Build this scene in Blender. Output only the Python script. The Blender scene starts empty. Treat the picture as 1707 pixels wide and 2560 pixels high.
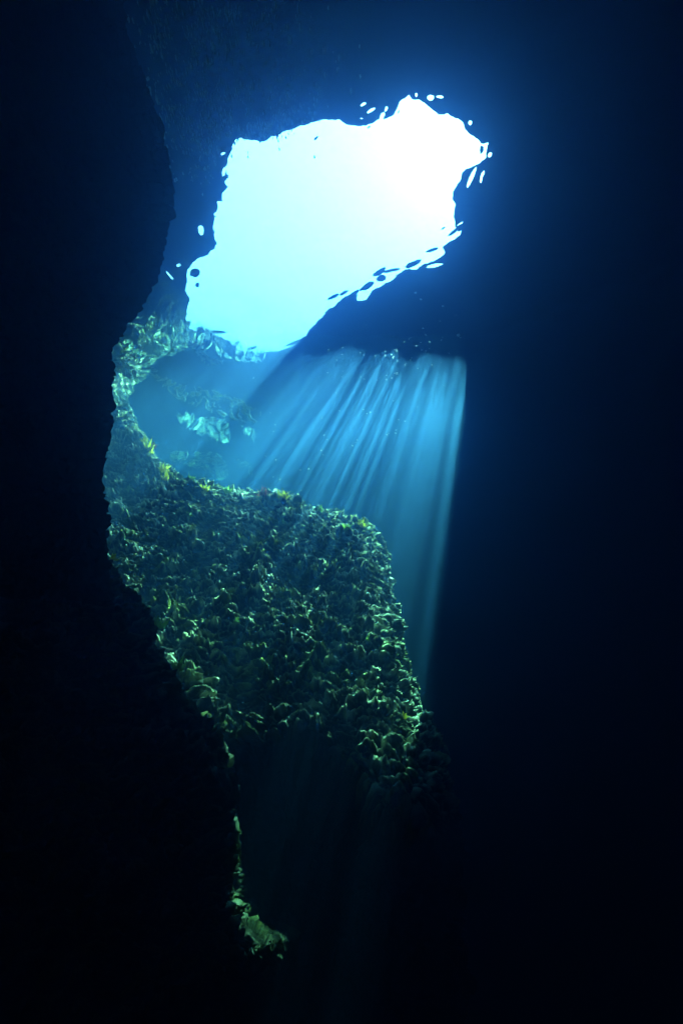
import bpy, bmesh, math, random
import numpy as np
from mathutils import Vector, Matrix
from mathutils.geometry import delaunay_2d_cdt

random.seed(7); rng = np.random.default_rng(7)
sc = bpy.context.scene
C = sc.collection
R = math.radians

# ------------------------------------------------------------------ camera
DEPTH = 8.0                       # metres of water above the camera
CAM = np.array([0.0, 0.0, -DEPTH]); PITCH = R(25)
F = 1280.0; CX, CY = 853.5, 1280.0       # the photograph is 1707 x 2560
cd = bpy.data.cameras.new('camera'); cam = bpy.data.objects.new('camera', cd); C.objects.link(cam)
cam.location = CAM; cam.rotation_euler = (R(90) + PITCH, 0, 0)
cd.sensor_fit = 'VERTICAL'; cd.sensor_height = 36; cd.sensor_width = 24; cd.lens = 18.0
cd.clip_start = 0.05; cd.clip_end = 2000
sc.camera = cam

def dirs(px, py):
    px = np.asarray(px, float); py = np.asarray(py, float)
    r = (px - CX); u = (CY - py); f = np.full_like(r, F)
    d = np.stack([r, f*math.cos(PITCH) - u*math.sin(PITCH), u*math.cos(PITCH) + f*math.sin(PITCH)], -1)
    return d / np.linalg.norm(d, axis=-1, keepdims=True)
def on_level(px, py, z=0.0):      # the point of the level z that is seen at a pixel
    d = dirs(px, py); t = (z - CAM[2]) / d[..., 2]
    return CAM + d * t[..., None]

# ------------------------------------------------------------------ light
SUNV = dirs(1250, 322)            # direction to the sun, read from where the beams converge
sun_el = math.asin(SUNV[2]); sun_az = math.atan2(SUNV[0], SUNV[1])
w = bpy.data.worlds.new('World'); sc.world = w; w.use_nodes = True
nt = w.node_tree; bg = nt.nodes['Background']; sky = nt.nodes.new('ShaderNodeTexSky')
sky.sky_type = 'NISHITA'; sky.sun_disc = False; sky.sun_elevation = sun_el; sky.sun_rotation = sun_az
sky.air_density = 1.0; sky.dust_density = 0.2; sky.ozone_density = 3.0
nt.links.new(sky.outputs[0], bg.inputs[0]); bg.inputs[1].default_value = 0.062
ld = bpy.data.lights.new('sun', 'SUN'); ld.energy = 5.0; ld.angle = R(0.3); ld.color = (1.0, 0.93, 0.76)
sun = bpy.data.objects.new('sun', ld); C.objects.link(sun)
sun.rotation_euler = Vector(SUNV).to_track_quat('Z', 'Y').to_euler(); sun.location = (0, 0, 20)
vs = sc.view_settings; sc.display_settings.display_device = 'sRGB'
vs.view_transform = 'Standard'; vs.look = 'None'; vs.gamma = 1; vs.use_curve_mapping = False
vs.exposure = 6.6
sc.render.engine = 'CYCLES'
cy = sc.cycles
cy.use_denoising = True
cy.max_bounces = 4; cy.diffuse_bounces = 2; cy.glossy_bounces = 2; cy.transmission_bounces = 2
cy.volume_bounces = 1; cy.transparent_max_bounces = 12
cy.use_adaptive_sampling = True; cy.adaptive_threshold = 0.01
cy.sample_clamp_indirect = 3.0
cy.caustics_reflective = False; cy.caustics_refractive = False

# ------------------------------------------------------------------ helpers
def link(name, me, m=None, parent=None):
    o = bpy.data.objects.new(name, me); C.objects.link(o)
    if m is not None: me.materials.append(m)
    if parent: o.parent = parent
    return o
def tag(o, label=None, cat=None, group=None, kind=None):
    if label: o['label'] = label
    if cat: o['category'] = cat
    if group: o['group'] = group
    if kind: o['kind'] = kind
    return o
def grid_mesh(name, P):           # P: rows x cols x 3
    n, m = P.shape[:2]
    idx = np.arange(n*m).reshape(n, m)
    q = np.stack([idx[:-1, :-1], idx[:-1, 1:], idx[1:, 1:], idx[1:, :-1]], -1).reshape(-1, 4)
    return quick_mesh(name, P.reshape(-1, 3), q)
def quick_mesh(name, V, Q):
    me = bpy.data.meshes.new(name)
    k = Q.shape[1]
    me.vertices.add(len(V)); me.vertices.foreach_set('co', np.ascontiguousarray(V, dtype=np.float32).ravel())
    me.loops.add(Q.size); me.loops.foreach_set('vertex_index', np.ascontiguousarray(Q, dtype=np.int32).ravel())
    me.polygons.add(len(Q))
    me.polygons.foreach_set('loop_start', np.arange(0, Q.size, k, dtype=np.int32))
    me.polygons.foreach_set('use_smooth', np.ones(len(Q), dtype=bool))
    me.update(calc_edges=True); me.validate()
    return me
def sstep(a, b, x):
    t = np.clip((x-a)/(b-a), 0, 1); return t*t*(3-2*t)
def hash2(i, j, k=0):
    h = (i.astype(np.int64)*374761393 + j.astype(np.int64)*668265263 + k*1274126177) & 0xffffffff
    h = ((h ^ (h >> 13)) * 1274126177) & 0xffffffff
    h = (h ^ (h >> 16)) & 0xffffffff
    return h / 4294967295.0
def vnoise(x, y, k=0):
    i = np.floor(x); j = np.floor(y); fx = x - i; fy = y - j
    fx = fx*fx*(3-2*fx); fy = fy*fy*(3-2*fy)
    a = hash2(i, j, k); b = hash2(i+1, j, k); c = hash2(i, j+1, k); d = hash2(i+1, j+1, k)
    return (a*(1-fx)+b*fx)*(1-fy) + (c*(1-fx)+d*fx)*fy
def fbm(x, y, o=4, k=0, g=0.5):
    s = 0; a = 1; t = 0
    for q in range(o):
        s = s + a*vnoise(x*2**q+q*17.3, y*2**q-q*9.1, k+q); t += a; a *= g
    return s/t*2-1
def voro(x, y, k=0, jit=0.85):
    i0 = np.floor(x); j0 = np.floor(y)
    f1 = np.full(x.shape, 9.0); f2 = np.full(x.shape, 9.0); cid = np.zeros(x.shape)
    dy_ = np.zeros(x.shape)
    for di in (-1, 0, 1):
        for dj in (-1, 0, 1):
            i = i0+di; j = j0+dj
            cx = i+.5+jit*(hash2(i, j, k)-.5); cyy = j+.5+jit*(hash2(i, j, k+5)-.5)
            d = np.hypot(x-cx, y-cyy)
            near = d < f1
            f2 = np.where(near, f1, np.minimum(f2, d))
            cid = np.where(near, hash2(i, j, k+9), cid)
            dy_ = np.where(near, y-cyy, dy_)
            f1 = np.where(near, d, f1)
    return f1, f2, cid, dy_
def resample(pts, n, key=None):   # arc-length resample of a polyline
    p = np.array(pts, float); s = np.r_[0, np.cumsum(np.hypot(*np.diff(p[:, :2], axis=0).T))]
    t = np.linspace(0, s[-1], n)
    return np.stack([np.interp(t, s, p[:, c]) for c in range(p.shape[1])], -1)

# ------------------------------------------------------------------ materials
def mat(name):
    m = bpy.data.materials.new(name); m.use_nodes = True
    for n in list(m.node_tree.nodes): m.node_tree.nodes.remove(n)
    N = m.node_tree.nodes; L = m.node_tree.links
    return m, N, L, N.new('ShaderNodeOutputMaterial')
def ramp(N, stops):
    r = N.new('ShaderNodeValToRGB'); e = r.color_ramp.elements
    e[0].position, e[0].color = stops[0][0], (*stops[0][1], 1)
    e[1].position, e[1].color = stops[-1][0], (*stops[-1][1], 1)
    for p, c in stops[1:-1]:
        q = e.new(p); q.color = (*c, 1)
    return r
def rock_material(name, dark, mid, crest, green=1.0, transl=0.15):
    g = green
    m, N, L, out = mat(name)
    tc = N.new('ShaderNodeTexCoord')
    at = N.new('ShaderNodeAttribute'); at.attribute_name = 'crest'
    n1 = N.new('ShaderNodeTexNoise'); n1.inputs['Scale'].default_value = 2.3; n1.inputs['Detail'].default_value = 6
    n2 = N.new('ShaderNodeTexNoise'); n2.inputs['Scale'].default_value = 14; n2.inputs['Detail'].default_value = 5
    L.new(tc.outputs['Object'], n1.inputs[0]); L.new(tc.outputs['Object'], n2.inputs[0])
    base = ramp(N, [(0.35, dark), (0.7, mid)]); L.new(n2.outputs[0], base.inputs[0])
    alg_rim = ramp(N, [(0.35, crest), (0.5, (0.50*g, 0.50*g, 0.38*g)), (0.62, (0.34*g, 0.38*g, 0.17*g)), (0.75, (0.50*g, 0.44*g, 0.10*g))])
    L.new(n1.outputs[0], alg_rim.inputs[0])
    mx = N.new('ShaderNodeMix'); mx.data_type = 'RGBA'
    L.new(at.outputs['Fac'], mx.inputs[0]); L.new(base.outputs[0], mx.inputs[6]); L.new(alg_rim.outputs[0], mx.inputs[7])  # knob tops take growth colours with rim light painted in
    b = N.new('ShaderNodeBump'); b.inputs['Strength'].default_value = 0.5; b.inputs['Distance'].default_value = 0.02
    n3 = N.new('ShaderNodeTexNoise'); n3.inputs['Scale'].default_value = 60; n3.inputs['Detail'].default_value = 4
    L.new(tc.outputs['Object'], n3.inputs[0]); L.new(n3.outputs[0], b.inputs['Height'])
    d = N.new('ShaderNodeBsdfDiffuse'); t = N.new('ShaderNodeBsdfTranslucent'); ms = N.new('ShaderNodeMixShader')
    L.new(mx.outputs[2], d.inputs[0]); L.new(mx.outputs[2], t.inputs[0]); L.new(b.outputs[0], d.inputs['Normal'])
    if transl > 0:
        mu = N.new('ShaderNodeMath'); mu.operation = 'MULTIPLY'; mu.inputs[1].default_value = transl
        L.new(at.outputs['Fac'], mu.inputs[0]); L.new(mu.outputs[0], ms.inputs[0])
    else: ms.inputs[0].default_value = 0
    L.new(d.outputs[0], ms.inputs[1]); L.new(t.outputs[0], ms.inputs[2]); L.new(ms.outputs[0], out.inputs[0])
    return m
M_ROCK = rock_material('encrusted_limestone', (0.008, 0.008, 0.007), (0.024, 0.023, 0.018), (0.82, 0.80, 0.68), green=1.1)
M_NEAR = rock_material('near_limestone_shaded', (0.004, 0.004, 0.004), (0.015, 0.015, 0.012), (0.12, 0.12, 0.10), green=0.18, transl=0.05)  # near rock: shade put into a darker copy of the limestone
M_WALL = rock_material('limestone_shaded', (0.004, 0.004, 0.004), (0.010, 0.010, 0.010), (0.012, 0.012, 0.011), green=0.02, transl=0)  # same limestone again, the cave's shade put into its colour
def plain(name, col, transl=0.0, rough=0.6, var=0.3):
    m, N, L, out = mat(name)
    tc = N.new('ShaderNodeTexCoord'); n = N.new('ShaderNodeTexNoise'); n.inputs['Scale'].default_value = 9
    L.new(tc.outputs['Object'], n.inputs[0])
    r = ramp(N, [(0.3, tuple(c*(1-var) for c in col)), (0.7, tuple(min(1, c*(1+var)) for c in col))]); L.new(n.outputs[0], r.inputs[0])
    d = N.new('ShaderNodeBsdfDiffuse'); t = N.new('ShaderNodeBsdfTranslucent'); ms = N.new('ShaderNodeMixShader')
    ms.inputs[0].default_value = transl
    L.new(r.outputs[0], d.inputs[0]); L.new(r.outputs[0], t.inputs[0])
    L.new(d.outputs[0], ms.inputs[1]); L.new(t.outputs[0], ms.inputs[2]); L.new(ms.outputs[0], out.inputs[0])
    return m

# water body: one closed box of even density
VOL_DENS = 0.15
def box_mesh(name, lo, hi):
    bm = bmesh.new(); bmesh.ops.create_cube(bm, size=1)
    for v in bm.verts:
        v.co = Vector([lo[i] if v.co[i] < 0 else hi[i] for i in range(3)])
    me = bpy.data.meshes.new(name); bm.to_mesh(me); bm.free(); return me
m, N, L, out = mat('sea_water')
SCAT = (0.0065, 0.0105, 0.0190); ABSO = (0.265, 0.145, 0.14); ANISO = 0.75
vsn = N.new('ShaderNodeVolumeScatter'); van = N.new('ShaderNodeVolumeAbsorption'); add = N.new('ShaderNodeAddShader')
k = max(SCAT); vsn.inputs['Color'].default_value = (*[c/k for c in SCAT], 1); vsn.inputs['Density'].default_value = k; vsn.inputs['Anisotropy'].default_value = ANISO
k = max(ABSO)*1.001; van.inputs['Color'].default_value = (*[1-c/k for c in ABSO], 1); van.inputs['Density'].default_value = k
halo = N.new('ShaderNodeVolumeScatter'); halo.inputs['Color'].default_value = (0.03, 0.27, 1, 1); halo.inputs['Density'].default_value = 0.027; halo.inputs['Anisotropy'].default_value = 0.92
ad2 = N.new('ShaderNodeAddShader'); L.new(vsn.outputs[0], ad2.inputs[0]); L.new(halo.outputs[0], ad2.inputs[1])
L.new(ad2.outputs[0], add.inputs[0]); L.new(van.outputs[0], add.inputs[1]); L.new(add.outputs[0], out.inputs[1])
BOX = ((-34, -12, -24), (34, 52, 0.07))
water = tag(link('water', box_mesh('water', *BOX), m), 'clear deep blue sea water filling the flooded cave', kind='structure')

# water surface: waves seen from beneath; see-through when looked at steeply, a mirror at a slant
m, N, L, out = mat('water_surface')
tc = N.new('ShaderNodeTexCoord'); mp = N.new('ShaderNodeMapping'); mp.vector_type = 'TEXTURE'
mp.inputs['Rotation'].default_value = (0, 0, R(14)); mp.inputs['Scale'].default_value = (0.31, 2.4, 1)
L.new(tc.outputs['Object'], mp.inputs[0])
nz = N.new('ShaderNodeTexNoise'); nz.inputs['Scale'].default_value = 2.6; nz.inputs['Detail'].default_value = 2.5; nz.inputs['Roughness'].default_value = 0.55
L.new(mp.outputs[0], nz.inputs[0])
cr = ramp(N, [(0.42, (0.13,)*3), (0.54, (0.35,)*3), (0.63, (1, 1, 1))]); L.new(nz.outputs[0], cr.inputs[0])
# sunbeam streaks painted into the transparency colour beyond the lip, plain inside the cave
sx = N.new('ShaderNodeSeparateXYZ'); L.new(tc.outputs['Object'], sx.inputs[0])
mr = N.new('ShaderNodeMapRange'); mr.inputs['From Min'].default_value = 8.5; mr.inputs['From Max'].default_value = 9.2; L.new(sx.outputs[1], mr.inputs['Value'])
beam_tint = N.new('ShaderNodeMix'); beam_tint.data_type = 'RGBA'; L.new(mr.outputs[0], beam_tint.inputs[0]); beam_tint.inputs[6].default_value = (0.85, 0.85, 0.85, 1); L.new(cr.outputs[0], beam_tint.inputs[7])
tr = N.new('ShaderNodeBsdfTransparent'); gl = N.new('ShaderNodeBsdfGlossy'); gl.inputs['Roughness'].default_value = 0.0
L.new(beam_tint.outputs[2], tr.inputs[0])
fr = N.new('ShaderNodeFresnel'); fr.inputs['IOR'].default_value = 1.333
ms = N.new('ShaderNodeMixShader'); L.new(fr.outputs[0], ms.inputs[0]); L.new(tr.outputs[0], ms.inputs[1]); L.new(gl.outputs[0], ms.inputs[2])
L.new(ms.outputs[0], out.inputs[0])
xs = np.linspace(-33, 33, 660); ys = np.linspace(-11, 51, 620)
X, Y = np.meshgrid(xs, ys)
Z = -0.05 + 0.085*np.clip((Y-(8.92-0.67*sstep(-1.1, -0.8, X)))/1.6, 0, 1) + 0.015*fbm(X*1.1, Y*0.9, 3, 3) + 0.007*fbm(X*3.1+4, Y*2.2, 2, 8)
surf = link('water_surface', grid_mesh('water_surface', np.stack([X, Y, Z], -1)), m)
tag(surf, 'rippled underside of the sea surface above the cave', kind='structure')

# ------------------------------------------------------------------ cave roof with its opening
OPEN = [(1022,234),(1030,250),(1050,247),(1066,262),(1080,275),(1100,290),(1118,283),(1140,296),(1155,305),(1160,322),(1185,345),
 (1205,360),(1222,356),(1214,385),(1214,400),(1190,415),(1165,425),(1153,438),(1150,455),(1131,478),(1130,498),(1138,512),
 (1133,545),(1137,572),(1148,580),(1156,575),(1150,592),(1125,606),(1105,618),(1115,632),(1100,648),(1078,655),(1058,662),
 (1040,678),(1012,672),(985,697),(962,712),(930,728),(915,752),(890,752),(895,735),(865,742),(835,765),(815,775),(800,800),(770,830),(762,850),
 (748,860),(738,862),(728,870),(700,878),(672,888),(655,892),(630,880),(600,876),(578,862),(572,852),(560,848),(540,838),(525,835),(500,836),(474,822),
 (480,805),(462,800),(470,770),(474,752),(464,730),(463,715),(472,705),(466,680),(480,655),(500,642),(520,634),(530,625),(540,612),
 (538,590),(530,575),(540,545),(528,538),(545,525),(543,505),(556,496),(560,480),(568,465),(565,450),(574,438),(562,425),(568,408),(572,390),(580,376),
 (585,350),(600,340),(625,352),(655,355),(690,340),(720,325),(765,312),(800,302),(850,300),(865,312),(900,315),(930,308),(945,300),
 (960,300),(985,285),(1000,255)]
SEA = [(700,897),(742,882),(765,870),(800,874),(850,862),(880,858),(900,858),(940,880),(985,860),(1030,888),(1075,868),(1120,890),(1148,876),(1165,902),(1167,1030),(1100,1045),(800,1090),(640,1160),
 (330,1190),(240,1150),(235,970),(250,915),(330,895),(400,890),(500,892),(600,899)]
def roughen(poly, step=9, amp=3.2, k=0):
    p = np.array(poly + [poly[0]], float); s = np.r_[0, np.cumsum(np.hypot(*np.diff(p, axis=0).T))]
    n = int(s[-1]/step); t = np.linspace(0, s[-1], n, endpoint=False)
    q = np.stack([np.interp(t, s, p[:, c]) for c in range(2)], -1)
    for _ in range(1): q = (np.roll(q, 1, 0) + 2*q + np.roll(q, -1, 0))/4
    amp = amp*np.where((q[:, 0] < 620) & (q[:, 1] < 640), 1.9, 1.0)
    q[:, 0] += amp*fbm(t/15, t*0+3, 4, k, .65); q[:, 1] += amp*fbm(t/15, t*0+31, 4, k+3, .65)
    return q
def blob(cx, cy, a, b, ang, n=14, k=0):
    t = np.linspace(0, 2*np.pi, n, endpoint=False); c, s = math.cos(R(ang)), math.sin(R(ang))
    r = 1 + 0.25*fbm(t*1.2, t*0+k*7.7, 2, k)
    x = a*r*np.cos(t); y = b*r*np.sin(t)
    return np.stack([cx + x*c + y*s, cy - x*s + y*c], -1)
ROOFZ = 0.14
HOLES = [blob(908,262,9,4.5,30), blob(928,277,13,5,32,k=1), blob(965,274,4,8,-15,k=2), blob(955,292,5,12,-20,k=3), blob(903,297,4,2,0,k=4),
 blob(1076,245,9,8,0,k=5), blob(1099,243,9,4.5,-8,k=6), blob(1175,308,4.5,7,0,k=7), blob(1224,388,5,7,-30,k=8), blob(1178,445,5,30,-25,k=9),
 blob(1204,443,4,19,-15,k=10), blob(1150,560,10,2.5,30,k=11), blob(1086,665,22,5,12,k=12), blob(502,577,7,14,5,k=13), blob(446,664,6,4,0,k=14),
 blob(425,690,14,3,-50,k=15), blob(496,762,0.1,0.1,0,k=16), blob(1040,238,3,6,0,k=17), blob(560,430,5,11,-10,k=18), blob(557,385,6,4,20,k=19)]
HOLES = [h for h in HOLES if np.ptp(h[:, 0]) > 3]  # small added roof holes standing in for bright ripples near the rim
DARK_RIPPLES = [(1203,375,5,11,-8,'upright dark oval ripple at the far right tip of the opening'),
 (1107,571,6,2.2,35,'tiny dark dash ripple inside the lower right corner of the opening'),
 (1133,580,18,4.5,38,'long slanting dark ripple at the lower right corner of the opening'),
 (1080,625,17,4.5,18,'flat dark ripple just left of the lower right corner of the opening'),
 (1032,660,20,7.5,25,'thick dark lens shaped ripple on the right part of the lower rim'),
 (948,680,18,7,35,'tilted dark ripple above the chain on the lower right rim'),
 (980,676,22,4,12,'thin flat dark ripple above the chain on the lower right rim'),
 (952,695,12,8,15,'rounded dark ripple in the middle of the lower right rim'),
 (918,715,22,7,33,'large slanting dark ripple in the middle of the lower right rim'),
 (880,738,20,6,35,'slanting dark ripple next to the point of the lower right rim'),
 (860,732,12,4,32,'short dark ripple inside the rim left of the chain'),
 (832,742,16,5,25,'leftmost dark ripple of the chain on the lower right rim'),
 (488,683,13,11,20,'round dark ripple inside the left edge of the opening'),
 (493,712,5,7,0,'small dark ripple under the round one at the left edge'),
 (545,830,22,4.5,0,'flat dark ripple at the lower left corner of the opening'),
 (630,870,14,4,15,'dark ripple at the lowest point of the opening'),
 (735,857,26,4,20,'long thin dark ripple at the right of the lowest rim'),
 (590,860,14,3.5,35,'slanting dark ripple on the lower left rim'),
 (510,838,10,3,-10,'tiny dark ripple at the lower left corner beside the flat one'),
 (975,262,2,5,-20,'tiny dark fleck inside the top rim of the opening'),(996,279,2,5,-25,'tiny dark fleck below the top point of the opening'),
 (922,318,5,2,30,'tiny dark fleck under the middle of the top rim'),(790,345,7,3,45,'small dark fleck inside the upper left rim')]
def poly_obj(loops, z0, z1, name, m):
    V = []; E = []
    for lp in loops:
        s = len(V); V += [Vector((float(p[0]), float(p[1]))) for p in lp]
        E += [(s+i, s+(i+1) % len(lp)) for i in range(len(lp))]
    ov, oe, of, _, _, _ = delaunay_2d_cdt(V, E, [], 3, 1e-6)
    return ov, of
def in_poly(P, poly):
    x, y = P[:, 0], P[:, 1]; ins = np.zeros(len(P), bool)
    a = poly; b = np.roll(poly, -1, 0)
    for (x0, y0), (x1, y1) in zip(a, b):
        c = (y0 > y) != (y1 > y)
        with np.errstate(divide='ignore', invalid='ignore'):
            ins ^= c & (x < (x1-x0)*(y-y0)/(y1-y0)+x0)
    return ins
open_px = roughen(OPEN, 5, 4.5)
def to_level(q, z=ROOFZ): return on_level(q[:, 0], q[:, 1], z)[:, :2]
loops = [to_level(open_px), to_level(roughen(SEA, 7, 8, k=9))] + [to_level(h) for h in HOLES]
outer = np.array([(-36., -14.), (36, -14), (36, 54), (-36, 54)])
def plate(name, loops, z0, thick, noise=0.0):
    V = [Vector(map(float, p)) for p in outer]; E = [(0, 1), (1, 2), (2, 3), (3, 0)]
    for lp in loops:
        s = len(V); V += [Vector((float(p[0]), float(p[1]))) for p in lp]
        E += [(s+i, s+(i+1) % len(lp)) for i in range(len(lp))]
    ov, oe, of, *_ = delaunay_2d_cdt(V, E, [], 1, 1e-6)
    P = np.array([(v.x, v.y) for v in ov]); T = np.array([f for f in of])
    cen = P[T].mean(1); keep = np.ones(len(T), bool)
    for lp in loops: keep &= ~in_poly(cen, lp)
    bm = bmesh.new(); vv = [bm.verts.new((x, y, z0)) for x, y in P]
    for t in T[keep]: bm.faces.new([vv[i] for i in t])
    bmesh.ops.recalc_face_normals(bm, faces=bm.faces)
    r = bmesh.ops.extrude_face_region(bm, geom=list(bm.faces))
    for v in [g for g in r['geom'] if isinstance(g, bmesh.types.BMVert)]: v.co.z += thick
    me = bpy.data.meshes.new(name); bm.to_mesh(me); bm.free(); return me
roof = link('cave_roof', plate('cave_roof', loops, ROOFZ, 0.02), M_WALL); tag(roof, 'dark rock roof of the cave round the bright ragged opening', kind='structure')
big = np.r_[loops[0], loops[1]]; ctr = np.array([-1.2, 7.6])
th = np.linspace(-np.pi, np.pi, 90, endpoint=False); rad = []
bt = np.arctan2(big[:, 1]-ctr[1], big[:, 0]-ctr[0]); br = np.hypot(*(big-ctr).T)
for t in th:
    dd = np.abs((bt-t+np.pi) % (2*np.pi)-np.pi); rad.append(br[dd < 0.16].max()+0.75)
big = ctr + np.stack([np.cos(th), np.sin(th)], -1)*(np.array(rad)+0.12*fbm(th*6, th*0, 3, 5))[:, None]
slab = link('roof_slab', plate('roof_slab', [big], ROOFZ+0.025, 0.3), M_WALL); tag(slab, 'thick rock slab behind the ragged lip of the opening', kind='structure')

# unseen mass added to keep the sun off the opening's near half
def blocker_mesh():
    az = math.atan2(*dirs(1236, 350)[:2]); H = 650.0
    a = np.array([math.sin(az), math.cos(az)])
    def sect(z):
        ky, kx, m = SUNV[1]/SUNV[2], SUNV[0]/SUNV[2], 0.04   # the far face of the added mass leans with the sun
        t1 = (8.25 + z*ky + m*z*kx)/(a[1] + m*a[0])
        p0 = a*t1; p1 = p0 + np.array([55, -55*m])
        q0 = a*max(6.5, t1-70); q1 = q0 + np.array([55, -10.])
        return [p0, p1, q1, q0]
    zs = np.linspace(0.42, H, 120); rows = []
    for z in zs:
        c = sect(z); rr = []
        for i in range(4):
            for t in np.linspace(0, 1, 12, endpoint=False): rr.append(np.array(c[i])*(1-t)+np.array(c[(i+1) % 4])*t)
        rr.append(rr[0]); q = np.array(rr); rows.append(np.c_[q, np.full(len(q), z)])
    P = np.array(rows)
    return grid_mesh('sun_blocker', P)
blocker = link('sun_blocker', blocker_mesh(), M_WALL); tag(blocker, 'unseen rock mass added above the cave roof to block the sun', kind='structure')

# ------------------------------------------------------------------ cave floor and far walls
def shell(name, P, label, amp=0.6, sc_=0.35):
    o = link(name, grid_mesh(name, P), M_WALL); tag(o, label, kind='structure'); return o
n = 90
X, Y = np.meshgrid(np.linspace(-33, 33, n), np.linspace(-11, 51, n)); Zf = -20 + 1.5*fbm(X*.2, Y*.2, 4, 40)
shell('cave_floor', np.stack([X, Y, Zf], -1), 'unlit rocky floor of the flooded cave')
S, Zw = np.meshgrid(np.linspace(0, 1, 160), np.linspace(-22, 0.5, 60))
pth = resample([(-30, 20), (32, 20), (32, -11), (-30, -11), (-30, 20)], 160)
bx = np.tile(pth[:, 0], (60, 1)); by = np.tile(pth[:, 1], (60, 1)); dd = 1.2*fbm(S*40, Zw*.3, 4, 50)
shell('cave_side', np.stack([bx*(1+dd*.03), by+dd*0.6, Zw], -1), 'shadowed outer walls closing the cave')

# ------------------------------------------------------------------ rocks
def loft(name, Lp, Rp, rows, cols, plane, edge_r, cell, amp, wrap=0.25, back=3.0, k=0, m=M_ROCK, inward=60, lobes=0.15, fine=0.02, fade=None, sv=(0.97, 0.25, 0.6, 0.8)):
    """A solid face of rock from the left line Lp to the outline Rp, rounded over behind the outline.
    plane(px,py)->distance along the view ray."""
    A = resample(Lp, rows) if len(Lp[0]) == 2 else None
    B = resample(Rp, rows)
    u = np.r_[np.linspace(0, 1, cols), 1 + np.linspace(0, 1, int(cols*wrap)+1)[1:]*wrap]
    uu = np.minimum(u, 1.0)
    px = A[:, None, 0]*(1-uu) + B[:, None, 0]*uu; py = A[:, None, 1]*(1-uu) + B[:, None, 1]*uu
    t = np.linspace(0, 40, rows)
    wig = 7*fbm(t*2.2, t*0+k, 4, k+60)
    px = px + wig[:, None]*uu**4; py = py + (7*fbm(t*2.2+90, t*0+k, 4, k+66))[:, None]*uu**4
    dist = plane(px, py)
    # rounding near the outline
    e = np.clip((uu-(1-edge_r))/edge_r, 0, 1)
    dist = dist + 0.9*(1-np.sqrt(np.maximum(0, 1-e**2*0.98)))
    P = CAM + dirs(px, py)*dist[..., None]
    w_ = np.clip((u-1)/wrap, 0, 1)[None, :]
    # the back: carry on away from the camera and inward
    din = (A-B)/np.linalg.norm(A-B, axis=1, keepdims=True)
    bpx = px + din[:, None, 0]*inward*w_; bpy_ = py + din[:, None, 1]*inward*w_
    P = CAM + dirs(bpx, bpy_)*(dist + back*w_)[..., None]
    # surface coordinates in metres
    gu = np.gradient(P, axis=1); gv = np.gradient(P, axis=0)
    nn = np.cross(gu, gv); nn /= np.linalg.norm(nn, axis=-1, keepdims=True)+1e-9
    tocam = CAM - P; flip = np.sign((nn[:, :cols//2]*tocam[:, :cols//2]).sum(-1).mean()); nn *= flip
    # smooth normals
    for _ in range(3):
        nn[1:-1, 1:-1] = (nn[1:-1, 1:-1]*2 + nn[:-2, 1:-1] + nn[2:, 1:-1] + nn[1:-1, :-2] + nn[1:-1, 2:])/6
    s = P[..., 0]*sv[0] + P[..., 1]*sv[1]; v = P[..., 1]*sv[2] + P[..., 2]*sv[3]
    wx = 0.35*cell*fbm(s/cell*.9, v/cell*.9, 3, k+1)*2; wy = 0.35*cell*fbm(s/cell*.9+7, v/cell*.9, 3, k+2)*2
    big = lobes*fbm(s*.9, v*.9, 3, k+3)
    wx = wx + 0.08*cell*fbm(s/cell*4, v/cell*4, 3, k+41)*2; wy = wy + 0.09*cell*fbm(s/cell*4+9, v/cell*4, 3, k+42)*2
    f1, f2, cid, dyc = voro((s+wx)/cell, (v+wy)/cell/0.7, k+4, 1.0)
    g1, g2, gid, dyg = voro((s+wx*1.3)/cell*2.2+3, (v+wy*1.3)/cell/0.75*2.2, k+14, 1.0)
    e1 = f2-f1; e2 = g2-g1
    fz = fbm(s/cell*6, v/cell*6, 5, k+20, 0.62)
    brk = np.clip(0.55 + 1.5*fbm(s/cell*1.1+5, v/cell*1.1, 3, k+25), 0, 1.2)
    brk2 = np.clip(0.3 + 1.6*fbm(s/cell+1, v/cell+8, 3, k+28), 0, 1.1)
    brk = np.clip(0.8 + 1.3*fbm(s/cell*1.1+5, v/cell*1.1, 3, k+25), 0, 1.25)
    brk = np.clip(0.75 + 1.3*fbm(s/cell*.8+5, v/cell*.8, 3, k+25), 0.1, 1.2)
    t1 = np.clip(dyc/0.55, -1, 1); t2 = np.clip(dyg/0.55, -1, 1)      # height inside each knob, -1 foot, 1 top
    k1 = (0.45+0.55*t1)*np.minimum(e1/0.28, 1)*(0.5+0.9*cid)*brk
    k2 = (0.45+0.55*t2)*np.minimum(e2/0.3, 1)*(0.3+gid)
    D = big + amp*(1.2*k1 + 0.42*k2) + fine*fz
    P = P + nn*D[..., None]
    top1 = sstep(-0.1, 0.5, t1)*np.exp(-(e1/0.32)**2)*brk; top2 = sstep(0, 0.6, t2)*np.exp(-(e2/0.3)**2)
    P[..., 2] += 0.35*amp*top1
    crest = np.clip(1.25*top1*(1+.6*fz) + 0.55*top2*(.6+fz) , 0, 1)  # paler upper lips: encrusting growth plus painted rim light
    if fade:                       # pale crest colour fades out: painted shade lower down and in the hollow
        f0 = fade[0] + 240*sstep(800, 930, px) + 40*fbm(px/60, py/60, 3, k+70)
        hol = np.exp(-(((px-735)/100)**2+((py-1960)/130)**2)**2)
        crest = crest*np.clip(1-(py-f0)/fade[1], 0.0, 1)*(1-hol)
    me = grid_mesh(name, P)
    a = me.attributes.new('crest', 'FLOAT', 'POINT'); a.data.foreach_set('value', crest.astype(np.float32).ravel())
    return link(name, me, m), P, crest

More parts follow.
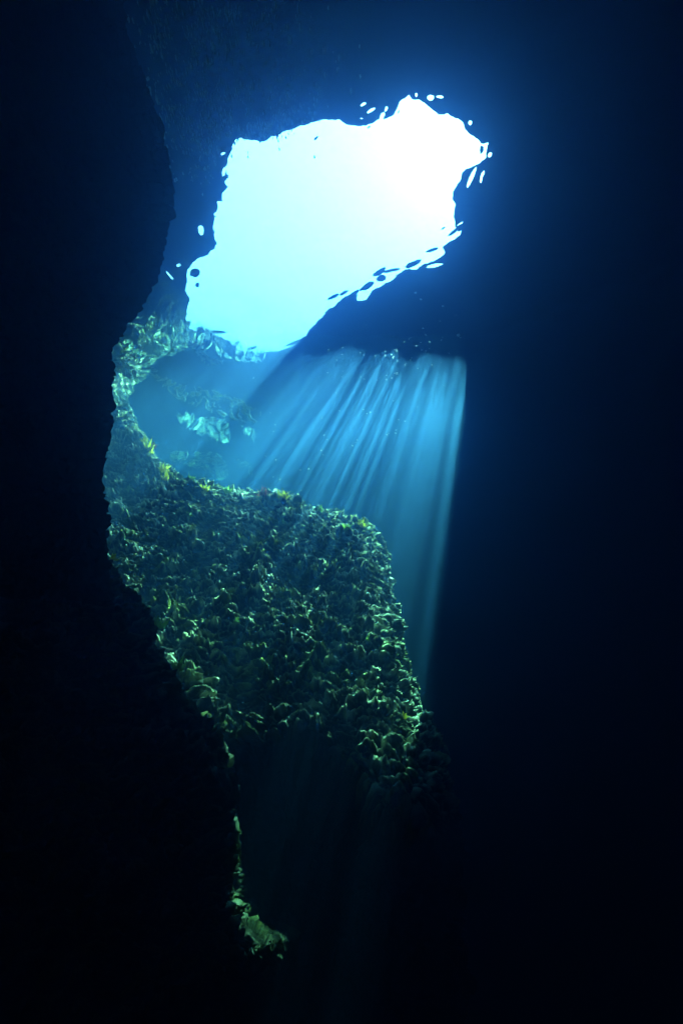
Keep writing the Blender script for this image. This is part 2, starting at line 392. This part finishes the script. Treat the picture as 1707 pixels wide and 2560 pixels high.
def lean_plane(p0, nrm):          # distance along the ray to a plane through p0
    p0 = np.array(p0, float); nrm = np.array(nrm, float); nrm /= np.linalg.norm(nrm)
    def f(px, py):
        d = dirs(px, py); den = d @ nrm
        return np.clip(((p0-CAM) @ nrm)/den, 1.0, 30.0)
    return f
def plane_pt(px, py, dist): return CAM + dirs(px, py)*dist

# main encrusted buttress
leans = 36.0
nb = (0.10, -math.cos(R(leans)), math.sin(R(leans)))
pl = lean_plane(plane_pt(650, 1850, 5.0), nb)
def main_plane(px, py):
    d = pl(px, py)
    low = np.clip((py-1700)/500, 0, 1)
    cleft = np.exp(-(((px-735)/75)**2+((py-1985)/125)**2)**1.5) + .6*np.exp(-(((px-570)/60)**2+((py-1740)/90)**2)**1.5)
    low = sstep(1800, 2150, py - 130*sstep(820, 960, px) + 25*fbm(px/70, py/70, 3, 77))
    return d + 1.1*low + 0.5*cleft
Lp = [(60, 840), (60, 1300), (60, 1700), (200, 2100), (300, 2600)]
Rp = [(250, 880), (262, 960), (290, 1010), (345, 1080), (400, 1160), (470, 1205), (560, 1235), (640, 1240), (720, 1246), (790, 1275), (860, 1308), (915, 1325),
      (950, 1358), (975, 1425), (972, 1520), (992, 1620), (1015, 1720), (1060, 1800), (1105, 1870), (1125, 1960), (1150, 2080), (1150, 2300), (1150, 2600)]
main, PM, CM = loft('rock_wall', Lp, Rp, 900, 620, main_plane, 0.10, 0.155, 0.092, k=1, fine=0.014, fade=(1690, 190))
tag(main, 'knobbly encrusted limestone wall below the opening', kind='structure')

# nearer dark rock on the left
nf = (0.55, -0.78, 0.16)
plf = lean_plane(plane_pt(380, 1600, 4.0), nf)
Lf = [(-260, 1120), (-260, 1500), (-260, 2000), (-260, 2700)]
Rf = [(120, 1240), (180, 1290), (235, 1335), (270, 1400), (335, 1470), (385, 1560), (398, 1650), (440, 1740), (500, 1820), (545, 1880), (552, 1935), (585, 1960), (575, 2050),
      (600, 2150), (615, 2250), (632, 2330), (700, 2352), (735, 2372), (660, 2420), (590, 2450), (520, 2520), (470, 2600)]
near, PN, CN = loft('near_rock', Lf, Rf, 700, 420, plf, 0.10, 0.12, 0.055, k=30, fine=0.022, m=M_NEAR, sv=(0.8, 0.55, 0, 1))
tag(near, 'dark near rock shoulder running down the left', kind='structure')

# left wall, upper part, closer than the opening
nl = (0.80, -0.45, -0.25)
pll = lean_plane(plane_pt(340, 780, 3.0), nl)
Ll = [(-300, -150), (-300, 500), (-300, 1500)]
Rl = [(250, -150), (285, 60), (330, 200), (385, 330), (402, 460), (415, 560), (402, 640), (360, 740), (300, 810), (262, 872), (262, 960), (275, 1060), (285, 1200), (290, 1330), (290, 1500)]
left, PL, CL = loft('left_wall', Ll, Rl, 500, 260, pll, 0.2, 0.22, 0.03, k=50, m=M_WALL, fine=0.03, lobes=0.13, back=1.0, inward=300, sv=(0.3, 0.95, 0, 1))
tag(left, 'unlit rock wall at the left of the cave', kind='structure')

# ------------------------------------------------------------------ thin meshes shaped as reflections of sunlit rock in the surface, far left
M_REFLECT = plain('pale_green_reflection', (0.30, 0.40, 0.36), transl=0.5)
def mirror_patch(name, label, line, width, lvl, k, freq=1.0, dist_z=-0.9):
    c = resample(line, 420); n = 80
    tan = np.gradient(c, axis=0); tan /= np.linalg.norm(tan, axis=1, keepdims=True); nor = np.stack([-tan[:, 1], tan[:, 0]], -1)
    wd = 0.7*np.interp(np.linspace(0, 1, 420), np.linspace(0, 1, len(width)), width)
    v = np.linspace(-1, 1, n)
    px = c[:, None, 0] + nor[:, None, 0]*v*wd[:, None]; py = c[:, None, 1] + nor[:, None, 1]*v*wd[:, None]
    qx = px/56*freq; qy = py/56*freq
    a = fbm(qx, qy, 3, k); b = fbm(qx+5, qy+3, 3, k+4)
    q = fbm(qx*1.1+3.0*a, qy*1.1+3.0*b, 3, k+8)
    env = (1-np.abs(v)[None, :]**2)*np.minimum(1, 6*np.sin(np.linspace(0.02, np.pi-0.02, 420)))[:, None] + 0.5*fbm(qx*1.7, qy*1.7, 3, k+2)
    f = np.where(env > 0.28, 1-np.abs(np.sin(q*8)), 0)
    P = on_level(px, py, dist_z); P = P + dirs(px, py)*(0.25*q + 0.1*np.sin(q*9))[..., None]
    idx = np.arange(px.size).reshape(px.shape)
    Q = np.stack([idx[:-1, :-1], idx[:-1, 1:], idx[1:, 1:], idx[1:, :-1]], -1).reshape(-1, 4)
    fm = f.reshape(-1)[Q].mean(1); Q = Q[fm > lvl]
    used_, inv = np.unique(Q, return_inverse=True)
    me = quick_mesh(name, P.reshape(-1, 3)[used_], inv.reshape(Q.shape))
    o = link(name, me, M_REFLECT); mo = o.modifiers.new('thick', 'SOLIDIFY'); mo.thickness = 0.02
    tag(o, label, 'algae', 'pale modelled reflections under the surface'); return o
mirror_patch('reflection_patch', 'long wavy pale green modelled reflection ending in a broad patch, below the opening', [(268,868),(300,830),(330,880),(400,945),(450,980),(520,1000),(600,1030),(660,1045)], [12,20,18,16,34,44,46,30], 0.5, 3)
mirror_patch('reflection_patch', 'curled pale green modelled reflection at the dark left wall', [(262,905),(290,915),(325,930),(345,960)], [24,30,24,10], 0.5, 13, 1.2)
mirror_patch('reflection_patch', 'ragged pale modelled reflection running down the left wall edge', [(285,990),(310,1010),(335,1050),(350,1085)], [16,18,14,8], 0.5, 23, 1.3)
mirror_patch('reflection_patch', 'tangled pale modelled reflection just above the crest of the rock wall', [(425,1140),(490,1150),(540,1160),(560,1200)], [20,36,44,24], 0.5, 33, 0.9, -0.6)
mirror_patch('reflection_patch', 'small faint modelled reflection beside the tangled one above the rock crest', [(590,1150),(615,1165),(630,1190)], [14,20,14], 0.5, 43, 1.0, -0.6)
mirror_patch('reflection_patch', 'thin looping modelled reflection under the lower left edge of the opening', [(465,850),(495,870),(520,905),(560,905)], [8,16,16,10], 0.6, 53, 1.6, -0.5)

# ------------------------------------------------------------------ weed tufts
M_WEED = {'yellow': plain('yellow_weed', (0.62, 0.50, 0.03), 0.5), 'green': plain('green_weed', (0.25, 0.36, 0.08), 0.5), 'pink': plain('pink_coralline', (0.45, 0.14, 0.16), 0.4)}
def frond_mesh(seed, n=26, size=0.1):
    rr = np.random.default_rng(seed); V = []; Fc = []
    for i in range(n):
        a = rr.uniform(0, 2*np.pi); tilt = rr.uniform(0.1, 1.0); L_ = size*rr.uniform(.5, 1.1); w0 = size*rr.uniform(.06, .14)
        d = np.array([math.cos(a)*math.sin(tilt), math.sin(a)*math.sin(tilt), math.cos(tilt)]); sd = np.cross(d, rr.normal(size=3)); sd /= np.linalg.norm(sd)
        b = rr.normal(size=3)*size*.18; b[2] = 0; s0 = len(V); bend = rr.normal(size=3)*size*.2
        for j, t in enumerate((0, .35, .7, 1.0)):
            c = b + d*L_*t + bend*t*t; ww = w0*(1, 1.3, .9, .15)[j]
            V += [c-sd*ww, c+sd*ww]
            if j: Fc.append([s0+2*j-2, s0+2*j-1, s0+2*j+1, s0+2*j])
    return quick_mesh('frond', np.array(V), np.array(Fc))
def nearest(PP, px, py):
    v = PP - CAM; y = v[..., 1]*math.cos(PITCH)+v[..., 2]*math.sin(PITCH); z = -v[..., 1]*math.sin(PITCH)+v[..., 2]*math.cos(PITCH)
    u = CX+F*v[..., 0]/y; q = CY-F*z/y
    k = np.argmin((u-px)**2+(q-py)**2 + 30*(np.linalg.norm(v, axis=-1))); return PP.reshape(-1, 3)[k]
TUFTS = [(372,1122,'yellow','bright yellow weed tuft high on the rock crest by the dark wall',.16),(362,1105,'yellow','small yellow weed tuft at the very top of the rock slope',.09),
 (410,1175,'yellow','yellow weed tuft on the crest left of the tangled reflection',.12),(415,1200,'yellow','yellow green weed tuft just below the crest on the left',.13),
 (405,1112,'pink','dull pink coralline tuft on the crest against blue water',.08),(510,1222,'yellow','yellow weed tuft under the pale tangled reflection',.09),
 (570,1230,'green','green weed tuft on the flat middle of the crest',.09),(655,1236,'pink','pinkish coralline tuft in the middle of the rock crest',.12),
 (708,1243,'yellow','yellow orange weed tuft in the middle of the rock crest',.12),(480,1195,'green','pale green weed tuft beside the crest dip',.08),
 (800,1278,'green','green weed tuft where the crest slopes to the right',.08),(905,1318,'yellow','yellow weed tuft near the right end of the crest',.10),
 (870,1322,'green','green weed tuft by the right end of the crest',.08),(480,1290,'green','bright green weed tuft on the upper left of the rock face',.06),
 (590,1555,'green','vivid green weed tuft in the centre of the rock face',.05),(920,1600,'green','light green weed tuft on the right of the rock face',.05),
 (1010,1795,'yellow','yellow green weed tuft on the lower right shoulder of the wall',.055)]
for i, (x, y, c, lab, sz) in enumerate(TUFTS):
    o = link('weed_tuft', frond_mesh(100+i, size=sz*1.25), M_WEED[c]); o.location = nearest(PM, x, y) + np.array([0, 0, -sz*.15]); tag(o, lab, 'seaweed', 'weed tufts on the rock')
for i, (x, y, c, lab, sz) in enumerate([(447,1682,'green','vivid green weed tuft on the near rock edge halfway down',.10),(290,1392,'yellow','orange yellow weed tuft high on the near rock edge',.06),(425,1560,'green','dark green weed tuft on the upper near rock edge',.10)]):
    o = link('weed_tuft', frond_mesh(200+i, size=sz), M_WEED[c]); o.location = nearest(PN, x, y); tag(o, lab, 'seaweed', 'weed tufts on the rock')

# ------------------------------------------------------------------ bubbles and drifting specks
M_BUB = plain('air_bubble', (0.95, 0.95, 0.95), 0.75, var=0.05)
_n = M_BUB.node_tree; _o = _n.nodes['Material Output']; _src = _o.inputs[0].links[0].from_socket
_g = _n.nodes.new('ShaderNodeBsdfGlossy'); _g.inputs['Roughness'].default_value = 0.35; _g.inputs[0].default_value = (0.9, 0.9, 0.9, 1)
_m = _n.nodes.new('ShaderNodeMixShader'); _m.inputs[0].default_value = 0.25
_n.links.new(_src, _m.inputs[1]); _n.links.new(_g.outputs[0], _m.inputs[2]); _n.links.new(_m.outputs[0], _o.inputs[0])
bm = bmesh.new(); bmesh.ops.create_icosphere(bm, subdivisions=2, radius=1); bub = bpy.data.meshes.new('bubble'); bm.to_mesh(bub); bm.free(); bub.materials.append(M_BUB)
for p in bub.polygons: p.use_smooth = True
BUBBLES = [(1057,821,4),(1063,836,3),(1064,838,3),(1051,856,3),(1103,850,4),(1145,838,7),(1151,844,3),(1054,875,4),(1065,877,4),(1063,880,3),(1073,872,3),
 (1079,912,4),(1044,921,4),(1026,900,4),(1029,895,3),(1012,911,3),(992,934,6),(986,933,3),(979,945,4),(965,949,4),(966,938,3),(941,950,2),(983,1002,3),
 (908,1024,3),(925,1031,4),(917,1034,3),(996,1049,3),(1012,1053,3),(990,1075,3),(988,1083,4),(967,1087,3),(972,1084,2),(881,1114,4),(893,1100,3),(889,1106,2),
 (803,1126,4),(818,1099,2),(810,1088,4),(808,1137,3),(772,1172,4),(751,1175,3),(840,982,3),(819,932,3),(857,928,3),(856,942,3),(902,942,3),(910,947,3),(1122,883,3),(1109,964,2),
 (1038,732,5),(1052,749,5),(1107,765,4),(1100,803,3),(983,892,3),(993,902,2),(804,1045,2),(848,1027,2),(752,1225,2),(700,1198,2),(684,1078,3),(676,1032,2),
 (688,1062,3),(634,945,3),(654,950,2),(690,1150,3),(683,1192,3),(664,1140,2),(1106,843,2),(1042,1017,2),(1038,1060,2)]
KS = SUNV[1]/SUNV[2]
for i, (x, y, rpx) in enumerate(BUBBLES):
    d = dirs(x, y); dist = (random.uniform(9.3, 10.2) - DEPTH*KS)/(d[1]-KS*d[2])
    dist = min(dist, 0.96*DEPTH/d[2])
    o = bpy.data.objects.new('bubble', bub); C.objects.link(o); o.location = CAM + d*dist
    rr = rpx*0.55/F*dist; o.scale = (rr, rr*random.uniform(.7, 1.1), rr*random.uniform(.6, 1))
    size = 'largest bright' if rpx >= 6 else 'small bright' if rpx == 4 else 'tiny' if rpx == 3 else 'barely visible'
    side = 'near the right edge of the sunbeams' if x > 1040 else 'in the right half of the sunbeams' if x > 930 else 'in the middle of the sunbeams' if x > 780 else 'in the left part of the sunbeams'
    lev = 'just below the dark lip' if y < 830 else 'high up' if y < 920 else 'halfway down' if y < 1060 else 'low above the rock crest'
    tag(o, f'{size} air bubble {lev}, {side}', 'bubble', 'bubbles in the sunbeams')
# uncountable specks of air under the roof, upper left
V0 = np.array([v.co[:] for v in bub.vertices]); 
bm = bmesh.new(); bmesh.ops.create_icosphere(bm, subdivisions=1, radius=1); V0 = np.array([v.co[:] for v in bm.verts]); F0 = np.array([[v.index for v in f.verts] for f in bm.faces]); bm.free()
VV = []; FF = []; cnt = 0
def specks(cx, cy, sx, sy, n, ang, r0, r1):
    global cnt
    c, s_ = math.cos(R(ang)), math.sin(R(ang))
    for _ in range(n):
        a, b = rng.normal()*sx, rng.normal()*sy
        x = cx + a*c - b*s_; y = cy + a*s_ + b*c
        if y < -40 or x < 240: continue
        if fbm(np.array([x/40.]), np.array([y/40.]), 2, 71)[0] < rng.uniform(-.5, .25): continue
        if in_poly(np.array([[x, y]]), open_px)[0] and rng.uniform() < (0.55 if y < 345 or x < 600 else 0.97): continue
        p = on_level(x, y, -0.15 - abs(rng.normal())*0.3)
        rr = 1.8*rng.uniform(r0, r1)*rng.uniform(.5, 1.1)/F*np.linalg.norm(p-CAM)
        VV.append(V0*rr*np.array([rng.uniform(.4, .8), rng.uniform(1, 2.2), .6]) + p); FF.append(F0+12*cnt); cnt += 1
specks(540, 50, 110, 45, 900, -15, 1.0, 2.4)
specks(540, 290, 120, 60, 1700, 25, 0.8, 2.0)
specks(700, 230, 60, 40, 220, 20, .8, 2.0)
specks(480, 360, 50, 60, 260, 20, .8, 2.0)
specks(520, 120, 120, 110, 120, 0, 2.0, 3.6)
specks(850, 150, 50, 30, 14, 0, 1.5, 3.0)
specks(640, 320, 90, 20, 260, -12, .8, 2.2)
o = link('air_specks', quick_mesh('air_specks', np.concatenate(VV), np.concatenate(FF)), M_BUB)
tag(o, 'fine spray of tiny air specks trapped under the surface, upper left', kind='stuff')

# rim ripples: the mirrored dark rock is put into their own colour
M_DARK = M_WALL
for i, (x, y, a, b, ang, lab) in enumerate(DARK_RIPPLES):
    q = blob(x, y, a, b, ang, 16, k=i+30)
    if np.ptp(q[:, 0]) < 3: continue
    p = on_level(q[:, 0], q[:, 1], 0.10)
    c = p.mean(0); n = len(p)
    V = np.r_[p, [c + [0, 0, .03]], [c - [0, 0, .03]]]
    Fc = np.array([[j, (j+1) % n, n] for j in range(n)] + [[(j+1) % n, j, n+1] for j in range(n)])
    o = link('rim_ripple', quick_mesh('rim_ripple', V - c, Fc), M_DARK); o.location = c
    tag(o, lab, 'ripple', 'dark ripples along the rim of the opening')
